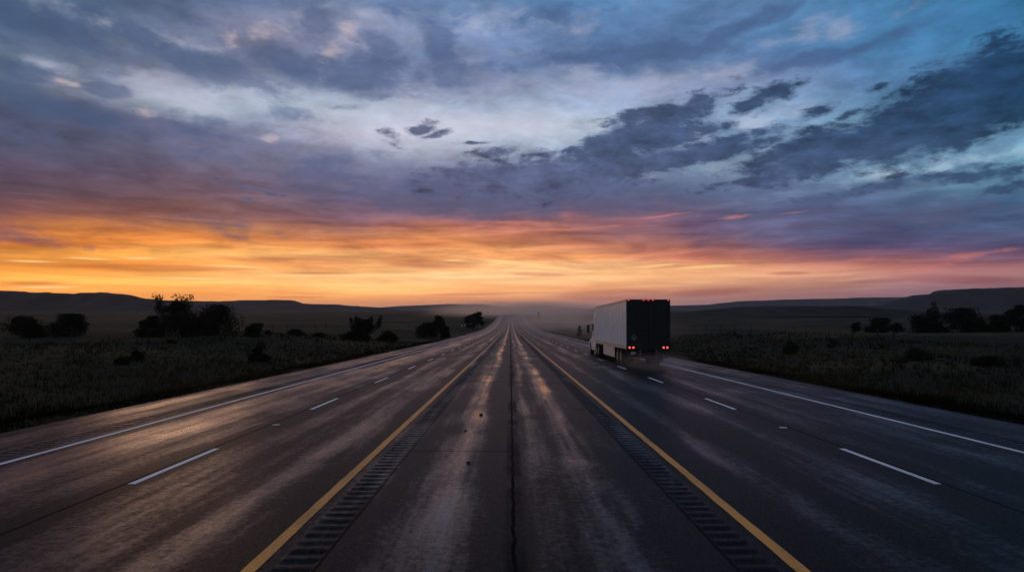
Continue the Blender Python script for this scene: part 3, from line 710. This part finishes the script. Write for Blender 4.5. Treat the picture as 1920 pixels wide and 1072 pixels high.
plant('bushy_tree', 1682, 132, 28, 605, 'low ragged bush just right of the braced fence posts', 'tree', TR, 43)
plant('bushy_tree', 1738, 136, 80, 581, 'broad dark tree in the right-hand row with a fainter tree above it', 'tree', TR, 44, clumps=20)
plant('bushy_tree', 1748, 520, 30, 559, 'distant fainter tree showing above the broad tree, its top against the mesa', 'tree', TR, 45)
plant('bushy_tree', 1808, 134, 104, 577, 'widest dark tree of the right-hand row', 'tree', TR, 46, clumps=20)
plant('bushy_tree', 1866, 132, 62, 590, 'low dark bush between the widest tree and the tall edge tree on the right', 'tree', TR, 47)
plant('bushy_tree', 1910, 128, 56, 563, 'tall dark tree at the far right end of the right-hand row', 'tree', TR, 48)
# sage and weeds on the verges
plant('shrub', 1483, 70, 40, 640, 'grey sage shrub on the right verge nearest the truck', 'shrub', SB, 51, mat='sage')
plant('shrub', 1560, 78, 20, 634, 'small weed clump between two fence posts right of the grey sage shrub', 'shrub', SB, 52, mat='sage')
plant('shrub', 1720, 58, 60, 652, 'long low shrub on the right slope below the braced fence posts', 'shrub', SB, 53, mat='sage')
plant('shrub', 228, 52, 36, 668, 'dark round shrub in the left grass, left of its taller companion', 'shrub', SB, 54)
plant('shrub', 256, 56, 28, 655, 'dark taller shrub in the left grass, right of its round companion', 'shrub', SB, 55)
plant('shrub', 486, 62, 44, 642, 'dark spreading shrub in the left grass below the low bush', 'shrub', SB, 56)
plant('shrub', 322, 84, 26, 637, 'dark shrub in front of the left fence brace', 'shrub', SB, 57)
plant('shrub', 1850, 50, 70, 668, 'dark low shrub on the right slope nearest the right edge of the picture', 'shrub', SB, 58)
plant('shrub', 1290, 150, 20, 628, 'small hazy shrub showing just right of the trailer', 'shrub', SB, 59, mat='sage')
plant('shrub', 1380, 120, 22, 628, 'small grey shrub in the right field between trailer and sage shrub', 'shrub', SB, 60, mat='sage')

# ------------------------------------------------------------------ grass (uncountable)
rng = np.random.RandomState(7)
def grass_patch(n_t, side, d0, d1, t0, t1, hmin, hmax, blades):
    d = np.exp(rng.uniform(math.log(d0), math.log(d1), n_t))
    t = t0 + (t1 - t0) * rng.uniform(0, 1, n_t) ** 1.5
    x = (EDGE_L - t) if side < 0 else (EDGE_R + t)
    keep = np.abs(x / d) < .86
    d, x, t = d[keep], x[keep], t[keep]
    z = zground(x, d)
    k = len(d)
    clump = .25 + 1.0 * (np.sin(x * .9 + np.sin(d * .5)) * np.cos(d * .63 + x * .2) * .5 + .5)
    h = rng.uniform(hmin, hmax, k) * clump * np.clip(.35 + t / 3.0, .35, 1.15)
    B = []
    for b in range(blades):
        a = rng.uniform(0, 2 * math.pi, k); r = rng.uniform(0, .14, k)
        bx, by = x + np.cos(a) * r, d + np.sin(a) * r
        a2 = rng.uniform(0, math.pi, k); wd = .006 + d * .00028
        hh = h * rng.uniform(.55, 1.1, k); ln = rng.uniform(.1, .6, k) * hh
        v0 = np.stack([bx - np.cos(a2) * wd, by - np.sin(a2) * wd, z - .03], -1)
        v1 = np.stack([bx + np.cos(a2) * wd, by + np.sin(a2) * wd, z - .03], -1)
        v2 = np.stack([bx + np.cos(a) * ln, by + np.sin(a) * ln, z + hh], -1)
        B.append(np.stack([v0, v1, v2], 1))
    return np.concatenate(B).reshape(-1, 3)
GV = np.concatenate([grass_patch(15000, -1, 9, 130, .05, 45, .15, .55, 5), grass_patch(17000, 1, 9, 130, .05, 45, .15, .6, 5),
                     grass_patch(4000, -1, 9, 60, .0, 2.5, .08, .3, 5), grass_patch(5000, 1, 9, 60, .0, 2.5, .08, .35, 5)])
tag(mesh_np('grass', GV, np.arange(len(GV)).reshape(-1, 3), MAT['grass']), 'dry dusk-dark grass growing over both road verges', 'grass', kind='stuff')

# ------------------------------------------------------------------ fences
def fence(label, xs, posts, brace):
    ds = sorted(posts)
    o = empty('wire_fence', (xs, ds[0], float(zground(xs, ds[0])))); tag(o, label, 'fence')
    rnd = random.Random(int(abs(xs)) + ds[0])
    base = Vector(o.location)
    tops = []
    for i, d in enumerate(ds):
        z = float(zground(xs, d)) - base.z; hgt = rnd.uniform(1.35, 1.65); r = rnd.uniform(.06, .09)
        if any(abs(d - b) < .1 for b in brace): hgt, r = 1.9, .15
        ln = rnd.uniform(-.06, .06)
        bm = bmesh.new(); tube(bm, [(0, 0, -.4), (ln * .5, 0, hgt * .5), (ln, rnd.uniform(-.05, .05), hgt)], [r, r * .95, r * .85], 8)
        obj('post', bm, MAT['post'], o, (0, d - base.y, z)); tops.append((d - base.y, z))
    if len(brace) == 2:
        bm = bmesh.new(); z = float(zground(xs, brace[0])) - base.z
        tube(bm, [(0, brace[0] - base.y, z + 1.25), (0, brace[1] - base.y, z + 1.22)], .07, 8)
        obj('brace_rail', bm, MAT['post'], o)
    for hz in (.45, .8, 1.15):
        bm = bmesh.new(); tube(bm, [(0.09, a, b + hz) for a, b in tops], .007, 4)
        obj('wire', bm, MAT['wire'], o)
fence('old wire fence of dark wooden posts along the left field', -44.0, [42, 48, 54, 59.8, 65.6, 71.7, 77, 83.5, 86.5, 93, 99, 106, 113, 121, 129, 138, 147, 156], (83.5, 86.5))
fence('old wire fence of dark wooden posts along the right field', 45.0, [42, 48, 54, 60.5, 65.6, 71, 76.8, 80.2, 86, 92.5, 99.5, 107, 114, 122, 131, 140, 150, 160], (76.8, 80.2))

def delineator(px, d, label, top):
    x = sight(px, d); z = float(zground(x, d))
    h = max(1.2, rise(top, d) - z)
    o = empty('delineator_post', (x, d, z)); tag(o, label, 'road marker', 'roadside marker posts on the left bank')
    bm = bmesh.new(); box(bm, -.04, .04, -.02, .02, -.3, h, .006); obj('post', bm, MAT['post'], o)
    bm = bmesh.new(); box(bm, -.10, .10, -.035, -.022, h - .62, h - .06, .004); obj('reflector', bm, principled('reflector', (.75, .75, .72), .35), o)
delineator(866, 240, 'left of two thin white-tipped marker posts by the far left road edge', 608.5)
delineator(872, 243, 'right of two thin white-tipped marker posts by the far left road edge', 608.5)
x = sight(822, 116); z = float(zground(x, 116)); o = empty('marker_post', (x, 116, z)); tag(o, 'dark wooden marker post at the left pavement edge below the roadside tree', 'post')
bm = bmesh.new(); tube(bm, [(0, 0, -.3), (0, 0, 1.2), (0.02, 0, 2.2)], [.13, .12, .10], 8); obj('post', bm, MAT['post'], o)
bm = bmesh.new(); box(bm, -.16, .16, -.15, -.115, 1.6, 2.1, .01); obj('plate', bm, MAT['post'], o)

# ------------------------------------------------------------------ small things on the road
MAT['stone'] = worn('dark_stone', (.012, .012, .012), (.03, .028, .026), (.7, .9), 20, bump=.5)
def stone(px, py, r, label, seed):
    d = 3148.0 / (py - 611.85); x = sight(px, d)
    bm = bmesh.new(); bmesh.ops.create_icosphere(bm, subdivisions=3, radius=1)
    for v in bm.verts:
        k = 1 + .35 * mnoise.noise(v.co * 1.6 + Vector((seed * 7, 0, 0)))
        v.co = Vector((v.co.x * k * r, v.co.y * k * r * .8, v.co.z * k * r * .6))
    o = obj('stone', bm, MAT['stone'], None, (x, d, float(zroad(d)) + r * .4)); tag(o, label, 'stone', 'loose stones on the median')
stone(902, 778, .05, 'dark loose stone on the median beside the left wet track, farthest of the three', 1)
stone(873, 808, .032, 'small dark stone lying in the left wet track of the median', 2)
stone(878, 868, .04, 'dark stone just below the transverse crack in the median', 3)
mk = principled('marker_plastic', (.62, .55, .40), .4)
def pavement_marker(px, py, label):
    d = 3148.0 / (py - 611.85); x = sight(px, d)
    bm = bmesh.new(); box(bm, -.09, .09, -.06, .06, 0, .022, .008)
    for v in bm.verts:
        if v.co.z > .012: v.co.y *= .6
    o = obj('pavement_marker', bm, mk, None, (x, d, float(zroad(d)) + .001)); tag(o, label, 'road marker', 'low markers on the lane lines')
pavement_marker(518, 797, 'low pale marker on the seam of the left lanes between two dashes')
pavement_marker(1468, 802, 'low pale marker on the seam of the right lanes between two dashes')

# ------------------------------------------------------------------ the truck
MAT['panel'] = worn('white_trailer_panel', (.76, .765, .80), (.65, .65, .68), (.20, .30), 2.2, 0.0, .5, stretch=(1, .6, .25))
def panel_material():
    m = MAT['panel']; N = Nodes(m.node_tree); b = m.node_tree.nodes['Principled BSDF']
    t = N.n.new('ShaderNodeTexCoord'); x, y, z = N.sep(t.outputs['Object'])[:3]
    f = N.m('FRACT', N.m('DIVIDE', N.m('SUBTRACT', y, 0.48), 0.605))
    q = N.m('SINE', N.m('MULTIPLY', f, math.pi))
    w, _ = N.noise(N.v('MULTIPLY', t.outputs['Object'], (1, 1.2, 0.5)), 1.0, 3, 0.5)
    bp = N.n.new('ShaderNodeBump'); bp.inputs['Strength'].default_value = 0.5; bp.inputs['Distance'].default_value = 0.004
    N.put(bp.inputs['Height'], N.m('ADD', q, N.m('MULTIPLY', w, 1.2))); N.l.new(bp.outputs[0], b.inputs['Normal'])
panel_material()
MAT['alu'] = worn('aluminium_rail', (.42, .39, .37), (.30, .28, .26), (.4, .55), 5, .15)
MAT['door'] = worn('dark_door_panel', (.012, .0155, .021), (.010, .0135, .018), (.5, .6), 2.0, 0.0, .2)
MAT['dark'] = worn('black_steel', (.012, .012, .013), (.025, .024, .024), (.5, .75), 6)
MAT['guard'] = worn('grey_steel', (.07, .07, .072), (.04, .04, .042), (.4, .6), 6)
MAT['tyre'] = worn('tyre_rubber', (.010, .010, .010), (.02, .019, .018), (.7, .9), 9)
MAT['rim'] = worn('wheel_metal', (.20, .19, .19), (.1, .095, .09), (.45, .6), 9, .5)
MAT['cab'] = worn('white_cab_paint', (.72, .72, .72), (.60, .60, .60), (.2, .32), 2)
MAT['glass'] = principled('cab_glass', (.01, .012, .015), .08)
MAT['skirt'] = worn('side_skirt_panel', (.58, .56, .54), (.42, .40, .38), (.4, .6), 2.4)
MAT['lamp'] = principled('red_lamp', (.5, .02, .015), .3, emis=(1.0, .10, .07), estr=1.9)
MAT['marker'] = principled('red_marker_lamp', (.5, .02, .015), .3, emis=(1.0, .07, .05), estr=1.0)
MAT['plate'] = principled('plate_metal', (.30, .31, .33), .4)
MAT['placard'] = worn('placard_panel', (.06, .07, .08), (.045, .052, .06), (.4, .6), 9)
TY = 41.9
slope = math.atan((float(zroad(64.0)) - float(zroad(43.0))) / 21.0)
truck = empty('semi_truck', (8.86, TY, float(zroad(TY)) - .0), (slope, 0, 0))
tag(truck, 'white box-trailer semi truck driving away in the right lane with red tail lights lit', 'truck')
HW, TL, ZB, ZT = 1.39, 15.3, 1.12, 4.31
# trailer body with side posts
bm = bmesh.new(); box(bm, -HW + .02, HW - .02, .08, TL, ZB + .24, ZT - .06)
for s in (-1, 1):
    for k in range(25):
        y = .45 + k * .605
        box(bm, s * (HW - .021), s * (HW + .004), y, y + .06, ZB + .245, ZT - .15)
for k in range(4):
    box(bm, -HW + .3 + k * .6, -HW + .42 + k * .6, TL, TL + .03, ZB + .3, ZT - .2)
obj('trailer_body', bm, MAT['panel'], truck)
for s in (-1, 1):
    bm = bmesh.new(); box(bm, s * (HW - .03), s * (HW + .012), .08, TL, ZB, ZB + .24)
    for k in range(40): box(bm, s * (HW + .010), s * (HW + .024), .25 + k * .378, .29 + k * .378, ZB + .18, ZB + .215)
    obj('bottom_rail', bm, MAT['alu'], truck)
    bm = bmesh.new(); box(bm, s * (HW - .03), s * (HW + .012), .08, TL, ZT - .15, ZT, .0); obj('top_rail', bm, MAT['alu'], truck)
bm = bmesh.new(); box(bm, -HW - .002, HW + .002, TL + .002, TL + .07, ZB, ZT - .005)
obj('front_wall', bm, MAT['panel'], truck)
# rear frame
bm = bmesh.new()
for s in (-1, 1): box(bm, s * (HW - .10), s * (HW + .015), -.03, .08, ZB, ZT)
box(bm, -HW + .10, HW - .10, -.03, .08, ZT - .16, ZT); box(bm, -HW + .10, HW - .10, -.03, .08, ZB - .02, ZB + .28)
obj('rear_frame', bm, MAT['door'], truck)
for s in (-1, 1):
    a, b = sorted((s * .006, s * (HW - .105)))
    bm = bmesh.new(); box(bm, a, b, -.005, .07, ZB + .285, ZT - .165, .008)
    dr = obj('rear_door', bm, MAT['door'], truck)
    for q in (.14, .62):
        bm = bmesh.new(); tube(bm, [(s * q, -.04, ZB + .22), (s * q, -.04, ZT - .1)], .018, 8)
        for zz in (ZB + .5, ZB + 1.6, ZB + 2.6): box(bm, s * q - .05, s * q + .05, -.055, -.004, zz, zz + .06)
        obj('lock_rod', bm, MAT['alu'] if False else MAT['dark'], dr)
    bm = bmesh.new(); box(bm, min(s * .14, s * .6), max(s * .14, s * .6), -.065, -.04, ZB + .95, ZB + .99); obj('handle', bm, MAT['dark'], dr)
    for k in range(4):
        bm = bmesh.new(); zz = ZB + .55 + k * .78; box(bm, min(s * (HW - .22), s * (HW - .02)), max(s * (HW - .22), s * (HW - .02)), -.045, -.031, zz, zz + .07, .006)
        obj('hinge', bm, MAT['dark'], dr)
bm = bmesh.new(); vs = []
for yy in (-.020, -.008): vs.append([bm.verts.new((-.93 + .235 * c, yy, ZB + .72 + .235 * q)) for c, q in ((1, 0), (0, 1), (-1, 0), (0, -1))])
bm.faces.new(vs[0]); bm.faces.new(vs[1][::-1])
for i in range(4): bm.faces.new((vs[0][i], vs[0][(i + 1) % 4], vs[1][(i + 1) % 4], vs[1][i]))
bmesh.ops.recalc_face_normals(bm, faces=bm.faces)
o = obj('placard', bm, MAT['placard'], truck); o['label'] = 'blank grey diamond placard on the left rear door'
for xx in (-1.27, -.30, 0, .30, 1.27):
    bm = bmesh.new(); box(bm, xx - .06, xx + .06, -.06, -.031, ZT - .085, ZT - .035, .01); obj('marker_light', bm, MAT['marker'], truck)
for xx in (-1.21, -.97, .97, 1.21):
    bm = bmesh.new()
    bmesh.ops.create_uvsphere(bm, u_segments=16, v_segments=8, radius=1)
    for v in bm.verts: v.co = Vector((xx + v.co.x * .064, -.035 + v.co.y * .035, ZB + .10 + v.co.z * .064))
    obj('tail_light', bm, MAT['lamp'], truck)
# under the trailer
bm = bmesh.new()
for s in (-1, 1):
    box(bm, s * .48 - .05, s * .48 + .05, .1, 13.5, ZB - .18, ZB - .021)
    box(bm, s * .45 - .06, s * .45 + .06, 1.6, 5.2, .58, ZB - .181)
for k in range(16): box(bm, -HW + .05, HW - .05, .4 + k * .95, .5 + k * .95, ZB - .12, ZB - .001)
for yy in (2.75, 4.15): tube(bm, [(-1.0, yy, .54), (1.0, yy, .54)], .07, 10)
obj('chassis', bm, MAT['dark'], truck)
bm = bmesh.new(); box(bm, -1.28, 1.28, -.06, .06, .53, .64, .01)
for s in (-1, 1): box(bm, s * .52 - .05, s * .52 + .05, -.04, .05, .641, ZB - .021)
obj('underride_guard', bm, MAT['guard'], truck)
for s in (-1, 1):
    bm = bmesh.new(); box(bm, s * .98 - .32, s * .98 + .32, 1.55, 1.57, .22, ZB - .02); obj('mud_flap', bm, MAT['dark'], truck)
bm = bmesh.new(); box(bm, -1.14, -.83, -.02, -.01, .78, .94, .004); obj('licence_plate', bm, MAT['plate'], truck)
for s in (-1, 1):
    bm = bmesh.new(); box(bm, s * (HW - .06) - .012, s * (HW - .06) + .012, 5.3, 10.9, .36, ZB - .002, .004)
    o = obj('side_skirt', bm, MAT['skirt'], truck)
for s in (-1, 1):
    bm = bmesh.new(); box(bm, s * .7 - .06, s * .7 + .06, 11.9, 12.02, .34, ZB - .02); box(bm, s * .7 - .14, s * .7 + .14, 11.8, 12.12, .31, .35)
    obj('landing_leg', bm, MAT['dark'], truck)
# wheels
def wheel_meshes():
    R_ = .51
    bm = bmesh.new(); prof = [(-.30, .28), (-.31, .40), (-.29, .475), (-.26, R_ - .005), (-.19, R_), (-.02, R_), (0.0, .47), (.02, R_), (.19, R_), (.26, R_ - .005), (.29, .475), (.31, .40), (.30, .28)]
    lathe(bm, prof, seg=36); tyre = bpy.data.meshes.new('tyre'); bm.to_mesh(tyre); bm.free(); tyre.materials.append(MAT['tyre'])
    bm = bmesh.new(); lathe(bm, [(.302, .285), (.27, .27), (.20, .18), (.20, .10), (.26, .09), (.26, .02)], seg=28)
    rim = bpy.data.meshes.new('rim'); bm.to_mesh(rim); bm.free(); rim.materials.append(MAT['rim'])
    return tyre, rim
tyre_me, rim_me = wheel_meshes()
def wheel(s, y, w=1.0):
    o = obj('wheel', tyre_me, None, truck, (s * (1.32 - .30 * w), y, .51)); o.scale = (w * s, 1, 1)
    obj('rim', rim_me, None, o)
for s in (-1, 1):
    for y in (2.75, 4.15): wheel(s, y)
    for y in (14.15, 15.5): wheel(s, y)
    wheel(s, 19.75, .55)
# tractor
def taper_prism(prof, hw_bottom, hw_top, z0, z1, bev=.05):
    bm = bmesh.new(); prism(bm, prof, -1, 1)
    for v in bm.verts:
        t = min(1, max(0, (v.co.z - z0) / (z1 - z0))); v.co.x *= hw_bottom + (hw_top - hw_bottom) * t
    bmesh.ops.bevel(bm, geom=bm.edges[:], offset=bev, segments=3, affect='EDGES', profile=.6)
    return bm
cab = obj('cab', taper_prism([(16.3, .95), (16.3, 3.95), (16.75, 4.08), (17.3, 3.98), (18.0, 3.62), (18.5, 3.18), (19.05, 2.30), (19.2, 1.4), (18.9, .95)], 1.26, 1.20, 1, 4), MAT['cab'], truck)
obj('hood', taper_prism([(19.0, 1.0), (19.0, 2.18), (20.2, 2.02), (20.9, 1.75), (21.05, 1.1), (20.9, .9)], 1.0, .78, 1, 2.2), MAT['cab'], truck)
for s in (-1, 1):
    pr = [(19.05 + 0, .75), (19.1, 1.15), (19.4, 1.42), (19.95, 1.46), (20.5, 1.25), (20.95, .95), (21.1, .5), (20.55, .5), (20.45, .85), (20.15, 1.08), (19.75, 1.12), (19.4, 1.0), (19.2, .75)]
    bm = bmesh.new(); prism(bm, pr, s * .80, s * 1.29); bmesh.ops.bevel(bm, geom=bm.edges[:], offset=.03, segments=2, affect='EDGES'); obj('fender', bm, MAT['cab'], truck)
    bm = bmesh.new(); box(bm, min(s * 1.15, s * 1.31), max(s * 1.15, s * 1.31), 16.4, 19.0, .42, .95, .06); obj('side_fairing', bm, MAT['cab'], truck)
    bm = bmesh.new(); box(bm, min(s * 1.262, s * 1.285), max(s * 1.262, s * 1.285), 16.1, 16.33, .95, 3.9, .008); obj('cab_extender', bm, MAT['cab'], truck)
    bm = bmesh.new(); box(bm, min(s * 1.225, s * 1.262), max(s * 1.225, s * 1.262), 17.95, 18.75, 2.15, 2.85, .01); obj('side_window', bm, MAT['glass'], cab)
    bm = bmesh.new(); box(bm, s * 1.66 - .12, s * 1.66 + .12, 18.55, 18.66, 1.98, 2.72, .03)
    mr = obj('mirror', bm, MAT['dark'], truck)
    for zz in (2.0, 2.70):
        bm = bmesh.new(); tube(bm, [(s * 1.2, 18.62, zz), (s * 1.64, 18.62, zz)], .022, 6)
        obj('mirror_arm', bm, MAT['dark'], mr)
    bm = bmesh.new(); box(bm, s * .40 - .05, s * .40 + .05, 13.4, 20.6, .70, .98)
    obj('frame_rail', bm, MAT['dark'], truck)
bm = bmesh.new(); box(bm, -1.22, 1.22, 20.95, 21.2, .35, .85, .06); obj('bumper', bm, MAT['cab'], truck)

# ------------------------------------------------------------------ mist, spray, haze
def volume_mat(name, col, dens, aniso=0.6):
    m = bpy.data.materials.new(name); m.use_nodes = True; t = m.node_tree; t.nodes.clear()
    p = t.nodes.new('ShaderNodeVolumePrincipled'); o = t.nodes.new('ShaderNodeOutputMaterial')
    p.inputs['Color'].default_value = (*col, 1); p.inputs['Density'].default_value = dens; p.inputs['Anisotropy'].default_value = aniso
    t.links.new(p.outputs[0], o.inputs['Volume'])
    return m
def soft_air(name, col, dens, power, sc, aniso=.7):
    m = volume_mat(name, col, dens, aniso); N = Nodes(m.node_tree); p = [n for n in m.node_tree.nodes if n.type == 'PRINCIPLED_VOLUME'][0]
    t = N.n.new('ShaderNodeTexCoord')
    r = N.v('LENGTH', t.outputs['Object'])                       # the mesh is a unit sphere, scaled as an object
    g = N.m('SUBTRACT', 1.0, N.m('MULTIPLY', r, r), clamp=True)
    f, _ = N.noise(N.v('MULTIPLY', t.outputs['Object'], sc), 1.0, 3, 0.55)
    N.put(p.inputs['Density'], N.m('MULTIPLY', N.m('MULTIPLY', N.m('POWER', g, power), N.ss(f, 0.32, 0.62, 0.35, 1.4)), dens))
    return m
def ellipsoid(name, c, r, mat, label=None, cat='mist', group=None):
    bm = bmesh.new(); bmesh.ops.create_icosphere(bm, subdivisions=4, radius=1)
    o = obj(name, bm, mat, None, c); o.scale = r; tag(o, label, cat, group, 'stuff')
    return o
ellipsoid('road_mist', (18, 850, 0), (140, 420, 17), soft_air('road_mist_air', (.99, .90, .80), 0.009, 2.0, (3, 4, 1.5), .78), 'pale mist lying over the far crest of the road', 'mist')
ellipsoid('road_mist', (26, 340, -5.5), (38, 290, 9), soft_air('trail_mist_air', (.99, .93, .87), 0.006, 1.6, (2, 5, 1.5), .75), 'thin spray hanging along the right lanes ahead of the truck', 'mist')
zt = float(zroad(42))
ellipsoid('wheel_spray', (8.9, 40.3, zt + .35), (2.6, 7.0, .95), soft_air('wheel_spray_air', (.97, .95, .95), 0.09, 1.5, (3, 3, 2)), 'low water spray trailing behind the rear wheels', 'spray')

bm = bmesh.new(); box(bm, -7500, 7500, -400, 9500, -16.0, 100)
tag(obj('haze', bm, volume_mat('haze_air', (.86, .89, .97), HAZE_DENSITY)), kind='stuff')
